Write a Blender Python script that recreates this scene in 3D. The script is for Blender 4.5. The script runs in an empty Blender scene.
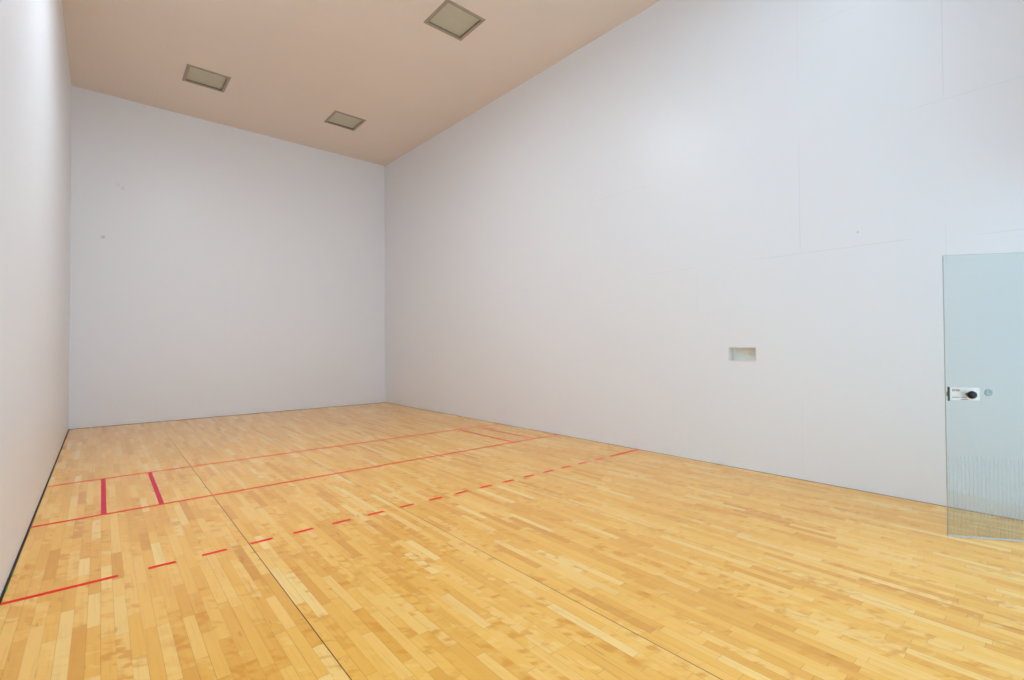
import bpy, bmesh, math
from mathutils import Matrix, Vector

scene = bpy.context.scene
COL = scene.collection
IN = 0.0254
# ---------------------------------------------------------------- measured room
W, L = 6.096, 12.192            # court width, distance of the front wall from y = 0
WB = 6.265                      # width at y = 0 (right wall runs slightly out of square)
H, HB = 6.175, 6.091            # ceiling height at the front wall and at y = 0
YB = 0.445                      # glass back wall
T = 0.15


def cz(y): return H + (HB - H) * (L - y) / L


def wx(y): return W + (WB - W) * (L - y) / L


# ---------------------------------------------------------------- node helpers
class NT:
    def __init__(self, name):
        self.m = bpy.data.materials.new(name)
        self.m.use_nodes = True
        self.t = self.m.node_tree
        self.t.nodes.clear()
        self.out = self.t.nodes.new('ShaderNodeOutputMaterial')

    def n(self, kind, **kw):
        nd = self.t.nodes.new(kind)
        for k, v in kw.items():
            setattr(nd, k, v)
        return nd

    def set(self, sock, v):
        if isinstance(v, bpy.types.NodeSocket):
            self.t.links.new(v, sock)
        else:
            sock.default_value = v

    def math(self, op, a, b=0.0, c=None, clamp=False):
        nd = self.n('ShaderNodeMath', operation=op, use_clamp=clamp)
        self.set(nd.inputs[0], a)
        self.set(nd.inputs[1], b)
        if c is not None:
            self.set(nd.inputs[2], c)
        return nd.outputs[0]

    def maprange(self, v, a, b, c=0.0, d=1.0, smooth=True):
        nd = self.n('ShaderNodeMapRange')
        nd.interpolation_type = 'SMOOTHSTEP' if smooth else 'LINEAR'
        for i, q in enumerate((v, a, b, c, d)):
            self.set(nd.inputs[i], q)
        return nd.outputs[0]

    def mix(self, f, a, b, mode='MIX'):
        nd = self.n('ShaderNodeMix', data_type='RGBA', blend_type=mode)
        nd.clamp_factor = True
        self.set(nd.inputs[0], f)
        self.set(nd.inputs[6], a)
        self.set(nd.inputs[7], b)
        return nd.outputs[2]

    def ramp(self, f, stops):
        nd = self.n('ShaderNodeValToRGB')
        e = nd.color_ramp.elements
        while len(e) < len(stops):
            e.new(0.5)
        for i, (p, c) in enumerate(stops):
            e[i].position = p
            e[i].color = (*c, 1)
        self.set(nd.inputs[0], f)
        return nd.outputs[0]

    def xyz(self):
        tc = self.n('ShaderNodeTexCoord')
        sp = self.n('ShaderNodeSeparateXYZ')
        self.t.links.new(tc.outputs['Object'], sp.inputs[0])
        return tc.outputs['Object'], sp.outputs[0], sp.outputs[1], sp.outputs[2]

    def comb(self, x, y, z):
        nd = self.n('ShaderNodeCombineXYZ')
        for i, v in enumerate((x, y, z)):
            self.set(nd.inputs[i], v)
        return nd.outputs[0]

    def noise(self, vec, scale, detail=2.0, rough=0.5):
        nd = self.n('ShaderNodeTexNoise')
        self.set(nd.inputs['Vector'], vec)
        nd.inputs['Scale'].default_value = scale
        nd.inputs['Detail'].default_value = detail
        nd.inputs['Roughness'].default_value = rough
        return nd.outputs[0]

    def bump(self, h, strength, dist):
        nd = self.n('ShaderNodeBump')
        nd.inputs['Strength'].default_value = strength
        nd.inputs['Distance'].default_value = dist
        self.set(nd.inputs['Height'], h)
        return nd.outputs[0]

    def bsdf(self, color, rough=0.5, spec=0.5, metal=0.0, normal=None, coat=0.0, coat_rough=0.1):
        nd = self.n('ShaderNodeBsdfPrincipled')
        self.set(nd.inputs['Base Color'], color)
        self.set(nd.inputs['Roughness'], rough)
        self.set(nd.inputs['Specular IOR Level'], spec)
        nd.inputs['Metallic'].default_value = metal
        nd.inputs['Coat Weight'].default_value = coat
        nd.inputs['Coat Roughness'].default_value = coat_rough
        if normal is not None:
            self.set(nd.inputs['Normal'], normal)
        return nd.outputs[0]

    def done(self, shader):
        self.t.links.new(shader, self.out.inputs[0])
        return self.m


def c4(r, g, b): return (r, g, b, 1.0)


def lin(r, g, b):
    f = lambda v: (v / 255 / 12.92) if v / 255 <= 0.04045 else ((v / 255 + 0.055) / 1.055) ** 2.4
    return (f(r), f(g), f(b), 1.0)


def plain(name, col, rough=0.5, spec=0.5, metal=0.0, tex=0.04, scale=60.0):
    k = NT(name)
    v, x, y, z = k.xyz()
    n = k.noise(v, scale, 3.0)
    dark = tuple(c * (1 - tex * 2) for c in col[:3]) + (1,)
    return k.done(k.bsdf(k.mix(n, dark, col), rough, spec, metal))


def wall_material(name, base, axis, joints=(), spots=(), line=0.12):
    """Painted panel wall: the panel joints that show through the paint, and a few ball marks.
    axis = coordinate running along the wall; joint = (upright?, position, from, to, strength)."""
    k = NT(name)
    v, x, y, z = k.xyz()
    u = (x, y)[axis]
    j = 0.0
    for (upright, pos, a, b, amt) in joints:
        p, q = (u, z) if upright else (z, u)
        d = k.math('ABSOLUTE', k.math('SUBTRACT', p, pos))
        m = k.maprange(d, 0.0008, 0.0055, amt, 0.0)
        e = min(0.25, (b - a) * 0.3)
        ends = k.math('MULTIPLY', k.maprange(q, a - 0.01, a + e * 0.3), k.maprange(q, b - e, b + 0.01, 1.0, 0.0))
        j = k.math('MAXIMUM', j, k.math('MULTIPLY', m, ends))
    mott = k.noise(v, 0.9, 3.0)
    col = k.mix(mott, base, tuple(c * 0.975 for c in base[:3]) + (1,))
    col = k.mix(k.math('MULTIPLY', j, line), col, c4(0.18, 0.17, 0.17))
    for (su, sz, rad, amt) in spots:
        du = k.math('SUBTRACT', u, su)
        dz = k.math('SUBTRACT', z, sz)
        dd = k.math('SQRT', k.math('ADD', k.math('MULTIPLY', du, du), k.math('MULTIPLY', dz, dz)))
        col = k.mix(k.maprange(dd, rad * 0.3, rad, amt, 0.0), col, c4(0.16, 0.14, 0.15))
    hgt = k.math('ADD', k.math('MULTIPLY', k.noise(v, 140.0, 2.0), 0.25), k.math('MULTIPLY', j, -1.0))
    nrm = k.bump(hgt, 0.10, 0.002)
    return k.done(k.bsdf(col, 0.37, 0.4, normal=nrm))


# ---------------------------------------------------------------- materials
WALL = lin(230, 233, 238)
M = {}
M['wall_right'] = wall_material('painted_wall_panels_right', WALL, 1, [
    (True, 2.545, 2.45, 3.75, 1.0), (True, 2.545, 0.0, 1.0, 0.4), (True, 2.545, 4.3, 6.1, 0.5),
    (True, 1.38, 3.68, 6.1, 1.0), (True, 1.38, 2.1, 2.60, 0.7), (True, 3.713, 1.85, 2.43, 0.7),
    (False, 2.44, 1.60, 3.15, 1.0), (False, 2.40, 0.5, 1.28, 0.9), (False, 2.435, 3.70, 4.50, 0.7),
    (False, 3.66, 0.5, 1.75, 0.7), (False, 3.66, 4.3, 5.6, 0.6), (False, 4.86, 1.95, 2.45, 0.6),
    (False, 2.44, 6.2, 8.4, 0.4), (False, 1.22, 4.6, 6.4, 0.25), (True, 6.15, 3.4, 5.0, 0.25)],
    [(2.030, 2.58, 0.012, 0.4)], 0.13)
M['wall_front'] = wall_material('painted_wall_panels_front', WALL, 0, [
    (True, 2.44, 1.2, 2.9, 0.6), (True, 1.22, 3.0, 5.4, 0.4), (True, 3.66, 3.6, 5.2, 0.3), (False, 2.44, 0.4, 3.4, 0.4),
    (False, 4.88, 1.4, 3.0, 0.3)],
    [(0.449, 3.506, 0.045, 0.30), (0.66, 4.52, 0.05, 0.10), (0.73, 4.47, 0.05, 0.10)], 0.08)
M['wall_left'] = wall_material('painted_wall_panels_left', WALL, 1)
M['wall_back'] = wall_material('painted_wall_panels_back', WALL, 0)


def ceiling_material():
    k = NT('painted_ceiling_panels')
    v, x, y, z = k.xyz()
    t = k.math('DIVIDE', k.math('SUBTRACT', x, 1.20), 1.219)
    d = k.math('MULTIPLY', k.math('ABSOLUTE', k.math('SUBTRACT', t, k.math('ROUND', t))), 1.219)
    t2 = k.math('DIVIDE', k.math('SUBTRACT', y, 1.6), 2.438)
    d2 = k.math('MULTIPLY', k.math('ABSOLUTE', k.math('SUBTRACT', t2, k.math('ROUND', t2))), 2.438)
    j = k.maprange(k.math('MINIMUM', d, d2), 0.001, 0.008, 1.0, 0.0)
    base = CEIL
    col = k.mix(k.noise(v, 1.2, 3.0), base, tuple(c * 0.95 for c in base[:3]) + (1,))
    col = k.mix(k.math('MULTIPLY', j, 0.04), col, c4(0.2, 0.16, 0.13))
    nrm = k.bump(k.noise(v, 120.0, 2.0), 0.08, 0.002)
    return k.done(k.bsdf(col, 0.6, 0.25, normal=nrm))


CEIL = lin(233, 221, 210)
M['ceiling'] = ceiling_material()


def floor_material():
    k = NT('maple_strip_floor')
    v, x, y, z = k.xyz()
    bw = 0.0560
    r = k.math('DIVIDE', x, bw)
    row = k.math('FLOOR', r)
    fx = k.math('SUBTRACT', r, row)
    # random board lengths along each row: one dimensional cells, one id per board
    wv = k.math('ADD', k.math('DIVIDE', y, 0.50), k.math('MULTIPLY', row, 57.317))
    vo = k.n('ShaderNodeTexVoronoi', voronoi_dimensions='1D', feature='F1')
    vo.inputs['Scale'].default_value = 1.0
    k.set(vo.inputs['W'], wv)
    ve = k.n('ShaderNodeTexVoronoi', voronoi_dimensions='1D', feature='DISTANCE_TO_EDGE')
    ve.inputs['Scale'].default_value = 1.0
    k.set(ve.inputs['W'], wv)
    sp = k.n('ShaderNodeSeparateColor')
    k.set(sp.inputs[0], vo.outputs['Color'])
    rnd, rnd2, rnd3 = sp.outputs[0], sp.outputs[1], sp.outputs[2]
    # board tone
    col = k.ramp(rnd, [(0.0, lin(221, 153, 61)[:3]), (0.05, lin(234, 169, 72)[:3]), (0.35, lin(241, 180, 81)[:3]),
                       (0.70, lin(246, 188, 91)[:3]), (0.90, lin(248, 196, 107)[:3]), (1.0, lin(250, 209, 130)[:3])])
    # long grain, shifted per board
    gv = k.comb(k.math('MULTIPLY', x, 60.0), k.math('ADD', k.math('MULTIPLY', y, 2.2), k.math('MULTIPLY', rnd2, 90.0)),
                k.math('MULTIPLY', rnd3, 40.0))
    g = k.noise(gv, 1.0, 4.0, 0.6)
    col = k.mix(k.maprange(g, 0.45, 0.78, 0.0, 0.30), col, lin(206, 132, 48))
    # curly figure: wavy bands slanting across the board on some boards
    cv = k.comb(k.math('MULTIPLY', x, 10.0), k.math('ADD', k.math('ADD', k.math('MULTIPLY', y, 14.0), k.math('MULTIPLY', x, 6.0)),
                k.math('MULTIPLY', rnd3, 70.0)), k.math('MULTIPLY', rnd, 30.0))
    cu = k.noise(cv, 1.0, 2.0, 0.5)
    cm = k.math('MULTIPLY', k.maprange(rnd2, 0.35, 0.9), k.maprange(cu, 0.50, 0.68, 0.0, 0.68))
    col = k.mix(cm, col, lin(216, 140, 40))
    ch = k.math('MULTIPLY', k.maprange(rnd3, 0.45, 0.95), k.maprange(cu, 0.46, 0.32, 0.0, 0.60))
    col = k.mix(ch, col, lin(250, 208, 120))
    # mineral streaks: brown flecks along the grain
    mk = k.noise(k.comb(k.math('MULTIPLY', x, 24.0), k.math('MULTIPLY', y, 4.0), 5.0), 1.0, 2.0, 0.5)
    mb = k.math('MULTIPLY', k.maprange(mk, 0.64, 0.74, 0.0, 0.40), k.maprange(rnd3, 0.35, 0.6))
    col = k.mix(mb, col, lin(168, 92, 30))
    # joints between strips and at board ends
    de = k.math('MULTIPLY', k.math('MINIMUM', fx, k.math('SUBTRACT', 1.0, fx)), bw)
    js = k.maprange(de, 0.0003, 0.0016, 1.0, 0.0)
    jr = k.maprange(k.noise(k.comb(k.math('MULTIPLY', k.math('ROUND', r), 3.7), k.math('MULTIPLY', y, 0.8), 2.0), 1.0, 2.0), 0.35, 0.65, 0.10, 0.55)
    je = k.maprange(k.math('MULTIPLY', ve.outputs['Distance'], 0.50), 0.0003, 0.0018, 0.45, 0.0)
    joint = k.math('MAXIMUM', k.math('MULTIPLY', js, jr), je)
    # opened-up expansion seams running the length of the court
    seam = 0.0
    for sx, amt in ((1.288, 1.0), (2.52, 0.9), (3.808, 0.6)):
        xs = round(sx / bw) * bw
        ds = k.math('ABSOLUTE', k.math('SUBTRACT', x, xs))
        seam = k.math('MAXIMUM', seam, k.maprange(ds, 0.0013, 0.0038, amt, 0.0))
    fade = k.maprange(k.noise(k.comb(k.math('MULTIPLY', x, 2.0), k.math('MULTIPLY', y, 0.7), 9.0), 1.0, 1.0), 0.3, 0.6, 0.7, 1.0)
    seam = k.math('MULTIPLY', seam, fade)
    col = k.mix(joint, col, lin(128, 78, 30))
    col = k.mix(seam, col, lin(72, 40, 14))
    sat = k.n('ShaderNodeHueSaturation')
    sat.inputs['Saturation'].default_value = 1.0
    sat.inputs['Value'].default_value = 1.0
    k.set(sat.inputs['Color'], col)
    hgt = k.math('ADD', k.math('MULTIPLY', rnd2, 0.05), k.math('MULTIPLY', k.math('MAXIMUM', joint, seam), -1.0))
    nrm = k.bump(hgt, 0.12, 0.001)
    rg = k.maprange(k.noise(v, 3.0, 3.0), 0.2, 0.8, 0.13, 0.20)
    return k.done(k.bsdf(sat.outputs[0], rg, 0.42, normal=nrm))


M['floor'] = floor_material()


def paint_material(name, col):
    k = NT(name)
    v, x, y, z = k.xyz()
    n = k.noise(k.comb(k.math('MULTIPLY', x, 40.0), k.math('MULTIPLY', y, 40.0), 0.0), 1.0, 3.0)
    c = k.mix(k.maprange(n, 0.45, 0.8, 0.0, 0.25), col, tuple(q * 0.7 for q in col[:3]) + (1,))
    return k.done(k.bsdf(c, 0.4, 0.15))


M['red_paint'] = paint_material('red_line_paint', lin(238, 34, 8))
M['rose_paint'] = paint_material('rose_line_paint', lin(214, 26, 70))
M['black_strip'] = plain('black_strip', lin(24, 19, 18), 0.6, 0.3)  # plain black, for the strip at the left wall foot
M['sealant'] = plain('brown_joint_sealant', lin(150, 128, 106), 0.7, 0.2)
M['light_frame'] = plain('tan_metal_frame', lin(166, 154, 138), 0.5, 0.4)
M['light_lip'] = plain('dark_inner_lip', lin(128, 117, 102), 0.6, 0.3)


def lens_material(name, emit=0.0, lamp=None):
    k = NT(name)
    v, x, y, z = k.xyz()
    a = k.math('SINE', k.math('MULTIPLY', x, 420.0))
    b = k.math('SINE', k.math('MULTIPLY', y, 420.0))
    h = k.math('MULTIPLY', a, b)
    col = k.mix(k.noise(v, 6.0, 2.0), lin(197, 193, 172), lin(187, 184, 163))
    nd = k.n('ShaderNodeBsdfPrincipled')
    k.set(nd.inputs['Base Color'], col)
    nd.inputs['Roughness'].default_value = 0.35
    k.set(nd.inputs['Normal'], k.bump(h, 0.3, 0.002))
    if emit:
        nd.inputs['Emission Color'].default_value = lamp or LAMP_COL
        nd.inputs['Emission Strength'].default_value = emit
    return k.done(nd.outputs[0])


LAMP_COL = (0.70, 0.94, 1.14, 1.0)
LAMP = 20.0
LAMPM = 150.0
WORLD = 2.1
FILL = 7.0  # power of the added fill light behind the back wall
SPREAD = 60.0
M['lens'] = lens_material('prismatic_lens_unlit')
M['lens_lit'] = lens_material('prismatic_lens_lit', LAMP)
M['lens_mid'] = lens_material('prismatic_lens_bright', LAMPM, (0.83, 0.95, 1.06, 1.0))


def glass_material(name, tint, refl=1.0):
    k = NT(name)
    v, x, y, z = k.xyz()
    tr = k.n('ShaderNodeBsdfTransparent')
    k.set(tr.inputs[0], k.mix(k.noise(v, 1.5, 1.0), tint, tuple(c * 0.985 for c in tint[:3]) + (1,)))
    gl = k.n('ShaderNodeBsdfGlossy')
    gl.inputs['Roughness'].default_value = 0.01
    gl.inputs['Color'].default_value = (0.95, 1, 0.99, 1)
    fr = k.n('ShaderNodeFresnel')
    fr.inputs[0].default_value = 1.5
    ge = k.n('ShaderNodeNewGeometry')
    f = k.math('MULTIPLY', fr.outputs[0], k.math('SUBTRACT', 1.0, ge.outputs['Backfacing']))
    f = k.math('MULTIPLY', f, 1.8 * refl, clamp=True)     # both faces of the pane reflect
    mx = k.n('ShaderNodeMixShader')
    k.set(mx.inputs[0], f)
    k.t.links.new(tr.outputs[0], mx.inputs[1])
    k.t.links.new(gl.outputs[0], mx.inputs[2])
    return k.done(mx.outputs[0])


M['glass'] = glass_material('pale_green_glass', (0.885, 0.915, 0.905, 1), 0.6)
M['glass_edge'] = plain('polished_glass_edge', lin(172, 186, 188), 0.25, 0.5)
M['clear'] = glass_material('clear_back_wall_glass', (0.97, 0.985, 0.98, 1))


M['frost'] = plain('frosted_stripe', lin(166, 181, 188), 0.6, 0.3)
M['plate'] = plain('white_lock_plate', lin(214, 212, 202), 0.4, 0.4)
M['knob'] = plain('dark_bronze_knob', lin(26, 10, 10), 0.25, 0.35)
M['maroon'] = plain('maroon_print', lin(140, 40, 70), 0.5, 0.3)
M['print'] = plain('grey_print', lin(96, 90, 86), 0.5, 0.3)
M['teal'] = plain('dark_grey_strike', lin(86, 104, 104), 0.4, 0.5, 0.3)
M['brass'] = plain('aged_brass_bolt', lin(112, 92, 54), 0.4, 0.5, 0.6)
M['steel'] = plain('satin_steel', lin(150, 158, 156), 0.35, 0.5, 0.6)
M['grey_disc'] = plain('grey_green_disc', lin(140, 156, 152), 0.35, 0.5)
M['niche'] = plain('painted_niche', lin(229, 229, 223), 0.5, 0.3)
M['niche_rim'] = plain('white_niche_rim', lin(230, 230, 228), 0.45, 0.35)
M['green_tape'] = plain('green_tape', lin(60, 150, 50), 0.5, 0.3)


# ---------------------------------------------------------------- mesh helpers
def obj(name, bm, mat, parent=None):
    me = bpy.data.meshes.new(name)
    bmesh.ops.recalc_face_normals(bm, faces=bm.faces)
    bm.to_mesh(me)
    bm.free()
    o = bpy.data.objects.new(name, me)
    COL.objects.link(o)
    if isinstance(mat, (list, tuple)):
        for m in mat:
            me.materials.append(m)
    else:
        me.materials.append(mat)
    if parent is not None:
        o.parent = parent
    return o


def tag(o, label=None, cat=None, group=None, kind=None):
    if label: o['label'] = label
    if cat: o['category'] = cat
    if group: o['group'] = group
    if kind: o['kind'] = kind
    return o


def empty(name, loc, rz=0.0):
    o = bpy.data.objects.new(name, None)
    o.empty_display_size = 0.1
    o.location = loc
    o.rotation_euler = (0, 0, rz)
    COL.objects.link(o)
    return o


def hexa(bm, p):
    """p: 8 points, bottom 4 then top 4"""
    v = [bm.verts.new(q) for q in p]
    for f in ((0, 1, 2, 3), (4, 5, 6, 7), (0, 1, 5, 4), (1, 2, 6, 5), (2, 3, 7, 6), (3, 0, 4, 7)):
        bm.faces.new([v[i] for i in f])
    return v


def box(bm, x0, x1, y0, y1, z0, z1):
    return hexa(bm, [(x0, y0, z0), (x1, y0, z0), (x1, y1, z0), (x0, y1, z0),
                     (x0, y0, z1), (x1, y0, z1), (x1, y1, z1), (x0, y1, z1)])


def bevel(bm, w, seg=2):
    bmesh.ops.bevel(bm, geom=list(bm.edges), offset=w, segments=seg, affect='EDGES', profile=0.5)
    return bm


def grid_slab(bm, us, vs, skip, P, Q):
    """Slab over the grid us x vs with the cells in skip left open. P(u,v) inner point, Q(u,v) outer point.
    One closed surface: inner faces, outer faces, and side faces round the outline and the holes."""
    a = {(i, j): bm.verts.new(P(u, v)) for i, u in enumerate(us) for j, v in enumerate(vs)}
    b = {(i, j): bm.verts.new(Q(u, v)) for i, u in enumerate(us) for j, v in enumerate(vs)}
    nu, nv = len(us) - 1, len(vs) - 1
    solid = lambda i, j: 0 <= i < nu and 0 <= j < nv and (i, j) not in skip
    for i in range(nu):
        for j in range(nv):
            if not solid(i, j): continue
            bm.faces.new([a[i, j], a[i + 1, j], a[i + 1, j + 1], a[i, j + 1]])
            bm.faces.new([b[i, j], b[i, j + 1], b[i + 1, j + 1], b[i + 1, j]])
            for (di, dj, e0, e1) in ((-1, 0, (i, j), (i, j + 1)), (1, 0, (i + 1, j), (i + 1, j + 1)),
                                     (0, -1, (i, j), (i + 1, j)), (0, 1, (i, j + 1), (i + 1, j + 1))):
                if not solid(i + di, j + dj):
                    bm.faces.new([a[e0], a[e1], b[e1], b[e0]])
    for w in [w for w in bm.verts if not w.link_faces]:
        bm.verts.remove(w)


# ---------------------------------------------------------------- the setting
bm = bmesh.new()
hexa(bm, [(-T, YB - 0.6, -0.1), (WB + T, YB - 0.6, -0.1), (W + T, L + T, -0.1), (-T, L + T, -0.1),
          (-T, YB - 0.6, 0), (WB + T, YB - 0.6, 0), (W + T, L + T, 0), (-T, L + T, 0)])
floor = tag(obj('floor', bm, M['floor']), 'glossy honey maple strip court floor with red lines', 'floor', kind='structure')

GAP = 0.0
bm = bmesh.new()
hexa(bm, [(-T, YB, 0), (0, YB, 0), (0, L, 0), (-T, L, 0),
          (-T, YB, cz(YB)), (0, YB, cz(YB)), (0, L, H), (-T, L, H)])
tag(obj('wall_left', bm, M['wall_left']), 'white court side wall on the left, seen edge on', 'wall', kind='structure')

bm = bmesh.new()
box(bm, -T, W + T, L, L + T, 0, H)
tag(obj('wall_front', bm, M['wall_front']), 'white front wall at the far end of the court', 'wall', kind='structure')

# right wall with the opening for the niche
NY0, NY1, NZ0, NZ1 = 3.008, 3.327, 1.266, 1.431
bm = bmesh.new()
ys = [YB, NY0, NY1, L]
ts = [0.0, NZ0, NZ1, None]
zat = lambda y, t: cz(y) if t is None else t
grid_slab(bm, ys, ts, {(1, 1)}, lambda y, t: (wx(y), y, zat(y, t)), lambda y, t: (wx(y) + T, y, zat(y, t)))
tag(obj('wall_right', bm, M['wall_right']), 'long white court side wall on the right with a small niche', 'wall', kind='structure')

# ceiling with the six openings for the lights
LX = [(1.50, 2.148), (3.975, 4.635)]
LY = [(1.98, 2.62), (6.008, 6.632), (10.045, 10.688)]
xs = [-T, LX[0][0] + .02, LX[0][1] - .02, LX[1][0] + .02, LX[1][1] - .02, WB + T]
yy = [YB - T, LY[0][0] + .02, LY[0][1] - .02, LY[1][0] + .02, LY[1][1] - .02, LY[2][0] + .02, LY[2][1] - .02, L + T]
bm = bmesh.new()
grid_slab(bm, xs, yy, {(1, 1), (3, 1), (1, 3), (3, 3), (1, 5), (3, 5)},
          lambda x, y: (x, y, cz(y)), lambda x, y: (x, y, cz(y) + 0.12))
tag(obj('ceiling', bm, M['ceiling']), 'beige panelled ceiling with square recessed lights', 'ceiling', kind='structure')

# back wall: solid above save an opening added for the fill light, glass panes and the doorway below
DH = 2.16
DX0 = 4.905
bm = bmesh.new()
xb = [0.0, 1.2, DX0 - 0.03, WB - 0.15, wx(YB)]
zb = [0.0, DH, 2.75, 3.6, 5.6, None]
zat2 = lambda t: cz(YB) if t is None else t
grid_slab(bm, xb, zb, {(i, j) for i in (0, 1, 2) for j in (0, 1)} | {(1, 3)}, lambda x, t: (x, YB, zat2(t)), lambda x, t: (x, YB - T, zat2(t)))
tag(obj('wall_back', bm, M['wall_back']), 'white wall above the glass at the near end of the court', 'wall', kind='structure')
bm = bmesh.new()
box(bm, 0.004, DX0 - 0.035, YB - 0.08, YB - 0.068, 0.004, 2.746)
tag(obj('window_1', bm, M['clear']), 'clear glass back wall pane at the near end of the court', 'window', kind='structure')
bm = bmesh.new()
box(bm, DX0 - 0.025, WB - 0.155, YB - 0.08, YB - 0.068, DH + 0.03, 2.746)
tag(obj('window_2', bm, M['clear']), 'clear glass transom above the doorway', 'window', kind='structure')

# base joints
bm = bmesh.new()
box(bm, 0.0, 0.011, YB, L - 0.006, 0.0, 0.011)
tag(obj('baseboard_left', bm, M['black_strip']), 'thin black strip along the foot of the left wall', 'baseboard', kind='structure')
bm = bmesh.new()
box(bm, 0.012, W - 0.008, L - 0.008, L, 0.0, 0.007)
tag(obj('baseboard_front', bm, M['sealant']), 'thin dark joint along the foot of the front wall', 'baseboard', kind='structure')
bm = bmesh.new()
hexa(bm, [(wx(YB) - .007, YB, 0), (wx(YB), YB, 0), (W, L - .008, 0), (W - .007, L - .008, 0),
          (wx(YB) - .003, YB, .005), (wx(YB), YB, .005), (W, L - .008, .005), (W - .003, L - .008, .005)])
tag(obj('baseboard_right', bm, M['sealant']), 'thin dark joint along the foot of the right wall', 'baseboard', kind='structure')

# ---------------------------------------------------------------- painted court lines (parts of the floor)
PZ = 0.0006
LWD = 1.5 * IN
yS = L - (15 * 12 + .75) * IN
yT = L - (20 * 12 - .75) * IN
yR = L - (25 * 12 - .75) * IN


def stripe(name, x0, x1, y0, y1, mat):
    bm = bmesh.new()
    box(bm, x0, x1, y0, y1, 0.0, PZ)
    return obj(name, bm, M[mat], floor)


def cross(name, x0, x1, yc, mat='red_paint', w=LWD):
    return stripe(name, x0, x1, yc - w / 2, yc + w / 2, mat)


cross('service_line', 0.013, wx(yS) - .008, yS)
cross('short_line', 0.013, wx(yT) - .008, yT)
for xc, mt in ((0.466, 'rose_paint'), (0.880, 'rose_paint'), (W - 0.448, 'red_paint'), (W - 0.876, 'red_paint')):
    stripe('service_box_line', xc - LWD / 2, xc + LWD / 2, yT + LWD / 2, yS - LWD / 2, mt)
cross('receiving_line', 0.013, 21 * IN, yR)
cross('receiving_line', W - 21 * IN, wx(yR) - .008, yR)
for i in range(16):
    x0 = (27 + 12 * i) * IN
    cross('receiving_line_dash', x0, x0 + 6 * IN, yR)

# ---------------------------------------------------------------- wall niche
nic = empty('wall_niche', (wx((NY0 + NY1) / 2), (NY0 + NY1) / 2, NZ0))
tag(nic, 'small rectangular recessed box set into the right wall', 'niche')
cx_, cy_, cz_ = nic.location
ang = math.atan2(WB - W, L)          # wall is very slightly out of square
nic.rotation_euler = (0, 0, ang)
hw = (NY1 - NY0) / 2 - 0.004
hh = NZ1 - NZ0
D = 0.10


def niche_liner():
    bm = bmesh.new()
    t = 0.006
    box(bm, D - t, D, -hw, hw, 0.003, hh - 0.003)                 # back
    box(bm, 0.001, D - t, -hw, -hw + t, 0.003, hh - 0.003)
    box(bm, 0.001, D - t, hw - t, hw, 0.003, hh - 0.003)
    box(bm, 0.001, D - t, -hw + t, hw - t, 0.003, 0.003 + t)
    box(bm, 0.001, D - t, -hw + t, hw - t, hh - 0.003 - t, hh - 0.003)
    return bm


obj('liner', niche_liner(), M['niche'], nic)
bm = bmesh.new()
r = 0.007
grid_slab(bm, [-hw - r, -hw + .004, hw - .004, hw + r], [-r, 0.006, hh - 0.006, hh + r], {(1, 1)},
          lambda u, v: (-0.004, u, v), lambda u, v: (-0.0005, u, v))
obj('rim', bm, M['niche_rim'], nic)

# ---------------------------------------------------------------- ceiling lights


def ceiling_light(x0, x1, y0, y1, label, lens='lens'):
    yc, xc = (y0 + y1) / 2, (x0 + x1) / 2
    z = cz(yc)
    root = empty('ceiling_light', (xc, yc, z))
    root.rotation_euler = (-math.atan((HB - H) / L), 0, 0)
    tag(root, label, 'ceiling light', 'square recessed ceiling lights')
    a, b = (x1 - x0) / 2, (y1 - y0) / 2
    f = 0.048
    bm = bmesh.new()                                               # flange lying on the ceiling with a sloped inner edge
    outer = [(-a, -b), (a, -b), (a, b), (-a, b)]
    inner = [(-a + f, -b + f), (a - f, -b + f), (a - f, b - f), (-a + f, b - f)]
    mid = [(-a + .008, -b + .008), (a - .008, -b + .008), (a - .008, b - .008), (-a + .008, b - .008)]
    rings = [[(p[0], p[1], -0.0005) for p in outer], [(p[0], p[1], -0.012) for p in mid],
             [(p[0], p[1], -0.012) for p in inner], [(p[0], p[1], -0.0005) for p in inner]]
    vs = [[bm.verts.new(p) for p in r] for r in rings]
    for k in range(4):
        for i in range(4):
            j = (i + 1) % 4
            bm.faces.new([vs[k][i], vs[k][j], vs[(k + 1) % 4][j], vs[(k + 1) % 4][i]])
    fr = obj('frame', bm, M['light_frame'], root)
    bm = bmesh.new()                                               # dark inner sides up to the lens
    t = 0.010
    for (p0, p1, q0, q1) in ((-a + f - t, -a + f, -b + f - t, b - f + t), (a - f, a - f + t, -b + f - t, b - f + t),
                             (-a + f, a - f, -b + f - t, -b + f), (-a + f, a - f, b - f, b - f + t)):
        box(bm, p0, p1, q0, q1, 0.0, 0.018)
    obj('inner_lip', bm, M['light_lip'], root)
    bm = bmesh.new()
    box(bm, -a + f - t, a - f + t, -b + f - t, b - f + t, 0.0185, 0.025)
    obj('lens', bm, M[lens], root)
    return root


ceiling_light(*LX[0], *LY[2], 'square ceiling light near front wall, closer to the left wall')
ceiling_light(*LX[1], *LY[2], 'square ceiling light near front wall, closer to the right wall')
ceiling_light(*LX[1], *LY[1], 'square ceiling light at mid court, largest in view, at the top edge of the photo')
ceiling_light(*LX[0], *LY[1], 'lit square ceiling light at mid court on the left side, above the view', 'lens_mid')
ceiling_light(*LX[0], *LY[0], 'lit square ceiling light near the glass back wall, left side', 'lens_lit')
ceiling_light(*LX[1], *LY[0], 'lit square ceiling light near the glass back wall, right side', 'lens_lit')

# ---------------------------------------------------------------- glass door, standing open
A0 = Vector((5.3629, 1.2869, 0))
dv = Vector((0.5981, -0.8014, 0)).normalized()
DW = 1.047
hinge = A0 + dv * DW
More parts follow.
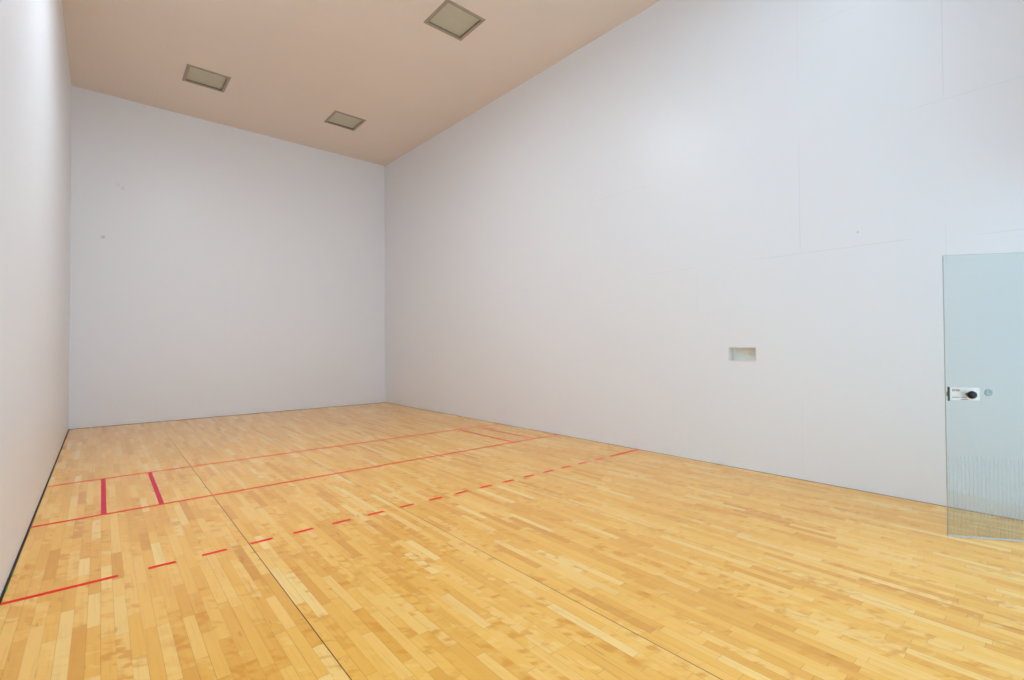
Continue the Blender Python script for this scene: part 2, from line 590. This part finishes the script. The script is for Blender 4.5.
# local x runs from the free edge to the hinge; local -y faces the camera side
door = empty('door_1', (A0.x, A0.y, 0), math.atan2(dv.y, dv.x))
tag(door, 'frameless pale green glass door standing open by the right wall', 'door', kind='structure')
TH = 0.012
SIDE = 1 if (Vector((0.4429, 0.6452, 0)) - A0).dot(Vector((-dv.y, dv.x, 0))) > 0 else -1
bm = bmesh.new()
box(bm, 0, DW, -TH / 2, TH / 2, 0.012, 2.132)
gp = obj('glass_panel', bm, [M['glass'], M['glass_edge']], door)
for p in gp.data.polygons:
    if abs(p.normal.y) < 0.5:
        p.material_index = 1
bm = bmesh.new()
box(bm, 0.0, DW, -0.008, 0.008, 0.002, 0.0118)
obj('bottom_sweep', bm, plain('translucent_sweep', lin(206, 208, 204), 0.4, 0.4), door)
bm = bmesh.new()
i = 0
x = 0.012
while x < DW - 0.02:
    box(bm, x - 0.0013, x + 0.0013, *sorted((SIDE * (TH / 2 + 0.0001), SIDE * (TH / 2 + 0.0006))), 0.016, 0.612)
    x += 0.0254
obj('frosted_stripes', bm, M['frost'], door)
# lock: camera side is local -y or +y


def sbox(bm, x0, x1, d0, d1, z0, z1):
    ya, yb = sorted((SIDE * d0, SIDE * d1))
    box(bm, x0, x1, ya, yb, z0, z1)


G = TH / 2
bm = bmesh.new()
sbox(bm, 0.016, 0.204, G + .0003, G + 0.018, 1.031, 1.128)
bevel(bm, 0.004, 2)
lp = obj('lock_plate', bm, M['plate'], door)
bm = bmesh.new()
sbox(bm, 0.010, 0.0155, G + .0003, G + 0.021, 1.026, 1.133)
bevel(bm, 0.0015, 1)
obj('strike_edge', bm, M['teal'], lp)
bm = bmesh.new()
sbox(bm, 0.001, 0.0095, G + 0.003, G + 0.016, 1.062, 1.096)
bevel(bm, 0.003, 2)
obj('latch_bolt', bm, M['brass'], lp)


def lathe(prof, seg=32):
    """profile of (radius, height); axis along local SIDE*y"""
    bm = bmesh.new()
    rings = []
    for (r, h) in prof:
        if r < 1e-5:
            rings.append([bm.verts.new((0, SIDE * h, 0))])
        else:
            rings.append([bm.verts.new((r * math.cos(2 * math.pi * i / seg), SIDE * h, r * math.sin(2 * math.pi * i / seg)))
                          for i in range(seg)])
    for a, b in zip(rings, rings[1:]):
        for i in range(seg):
            j = (i + 1) % seg
            if len(a) == 1:
                bm.faces.new([a[0], b[i], b[j]])
            elif len(b) == 1:
                bm.faces.new([a[i], a[j], b[0]])
            else:
                bm.faces.new([a[i], a[j], b[j], b[i]])
    for f in bm.faces:
        f.smooth = True
    return bm


kn = obj('knob', lathe([(0, 0.0), (0.014, 0.0), (0.013, 0.016), (0.018, 0.024), (0.027, 0.032), (0.0295, 0.042),
                        (0.027, 0.052), (0.019, 0.059), (0.009, 0.062), (0, 0.0625)]), M['knob'], lp)
kn.location = (0.130, SIDE * (G + 0.0182), 1.078)
# printed marks on the plate
PF = G + 0.0182
bm = bmesh.new()
for k in range(4):
    x0 = 0.032 + k * 0.0125
    sbox(bm, x0, x0 + 0.0035, PF, PF + .0006, 1.100, 1.116)
    sbox(bm, x0 + 0.0035, x0 + 0.0095, PF, PF + .0006, 1.100 + (0.006 if k % 2 else 0.0), 1.105 + (0.006 if k % 2 else 0.0))
    if k % 2 == 0:
        sbox(bm, x0 + 0.0035, x0 + 0.0095, PF, PF + .0006, 1.112, 1.116)
obj('maroon_lettering', bm, M['maroon'], lp)
bm = bmesh.new()
for k in range(4):
    sbox(bm, 0.032 + k * 0.012, 0.039 + k * 0.012, PF, PF + .0006, 1.052, 1.059)
sbox(bm, 0.084, 0.120, PF, PF + .0006, 1.052, 1.056)
sbox(bm, 0.084, 0.128, PF, PF + .0006, 1.038, 1.042)
obj('grey_lettering', bm, M['print'], lp)
disc = obj('round_disc', lathe([(0, 0.0), (0.026, 0.0), (0.026, 0.004), (0.022, 0.007), (0.012, 0.007), (0.010, 0.005), (0, 0.005)]),
          M['grey_disc'], door)  # plain grey-green disc lying on the glass
disc.location = (0.268, SIDE * (G + .0003), 1.093)
# pivots at the hinge side
for zz in (0.012, 2.055):
    bm = bmesh.new()
    box(bm, DW - 0.11, DW - 0.002, -0.02, 0.02, zz, zz + 0.09)
    bevel(bm, 0.003, 2)
    obj('pivot_fitting', bm, M['steel'], door)

# ---------------------------------------------------------------- scraps of green tape on the left strip
for y0, ln, lab in ((5.02, 0.085, 'tiny green tape scrap on the black left strip, the farther one'),
                    (4.765, 0.075, 'tiny green tape scrap on the black left strip, the nearer one')):
    bm = bmesh.new()
    v = [(0.0114, y0, 0.0008), (0.0114, y0 + ln, 0.0008), (0.0114, y0 + ln * .9, 0.0115), (0.0114, y0 + ln * .15, 0.0105)]
    w = [(q[0] + 0.002, q[1], q[2]) for q in v]
    hexa(bm, [v[0], v[1], w[1], w[0], v[3], v[2], w[2], w[3]])
    t = obj('tape_scrap', bm, M['green_tape'])
    tag(t, lab, 'tape', 'green tape scraps')

# ---------------------------------------------------------------- light
wd = bpy.data.worlds.new('lobby_daylight')
scene.world = wd
wd.use_nodes = True
bg = wd.node_tree.nodes['Background']
bg.inputs[0].default_value = (0.70, 0.93, 1.16, 1)
bg.inputs[1].default_value = WORLD

# added fill light towards the front wall, behind the opening made for it
ld = bpy.data.lights.new('added_front_fill', 'AREA')
ld.shape = 'RECTANGLE'
ld.size, ld.size_y = 3.5, 1.9
ld.energy = FILL
ld.spread = math.radians(SPREAD)
ld.color = (0.90, 0.96, 1.0)
lo = bpy.data.objects.new('added_front_fill', ld)
lo.location = (3.04, YB - T - 0.05, 4.6)
lo.rotation_euler = (math.radians(90), 0, 0)
COL.objects.link(lo)

# ---------------------------------------------------------------- camera
yaw, pit, rol = 0.697638732, 0.0147006, -0.00432043
cyw, syw, cp, sp_ = math.cos(yaw), math.sin(yaw), math.cos(pit), math.sin(pit)
fw = Vector((syw * cp, cyw * cp, sp_))
rt = Vector((cyw, -syw, 0))
up = rt.cross(fw)
r2 = math.cos(rol) * rt + math.sin(rol) * up
u2 = -math.sin(rol) * rt + math.cos(rol) * up
cam = bpy.data.cameras.new('camera')
cam.sensor_fit = 'HORIZONTAL'
cam.sensor_width = 36
cam.lens = 479.397361 * 36 / 1024
cam.shift_x = 8.47126 / 1024
cam.shift_y = -1.14 / 1024
cam.clip_start = 0.02
cam.clip_end = 100
co = bpy.data.objects.new('camera', cam)
co.matrix_world = Matrix(((r2.x, u2.x, -fw.x, 0.44290554), (r2.y, u2.y, -fw.y, 0.64520054),
                          (r2.z, u2.z, -fw.z, 1.45624023), (0, 0, 0, 1)))
COL.objects.link(co)
scene.camera = co

# ---------------------------------------------------------------- colour and sampling
vs_ = scene.view_settings
vs_.view_transform = 'Standard'
vs_.look = 'None'
vs_.gamma = 1.0
vs_.use_curve_mapping = False
vs_.exposure = 0.0
scene.cycles.max_bounces = 14
scene.cycles.diffuse_bounces = 10
scene.cycles.glossy_bounces = 4
scene.cycles.transparent_max_bounces = 12
scene.cycles.use_denoising = True
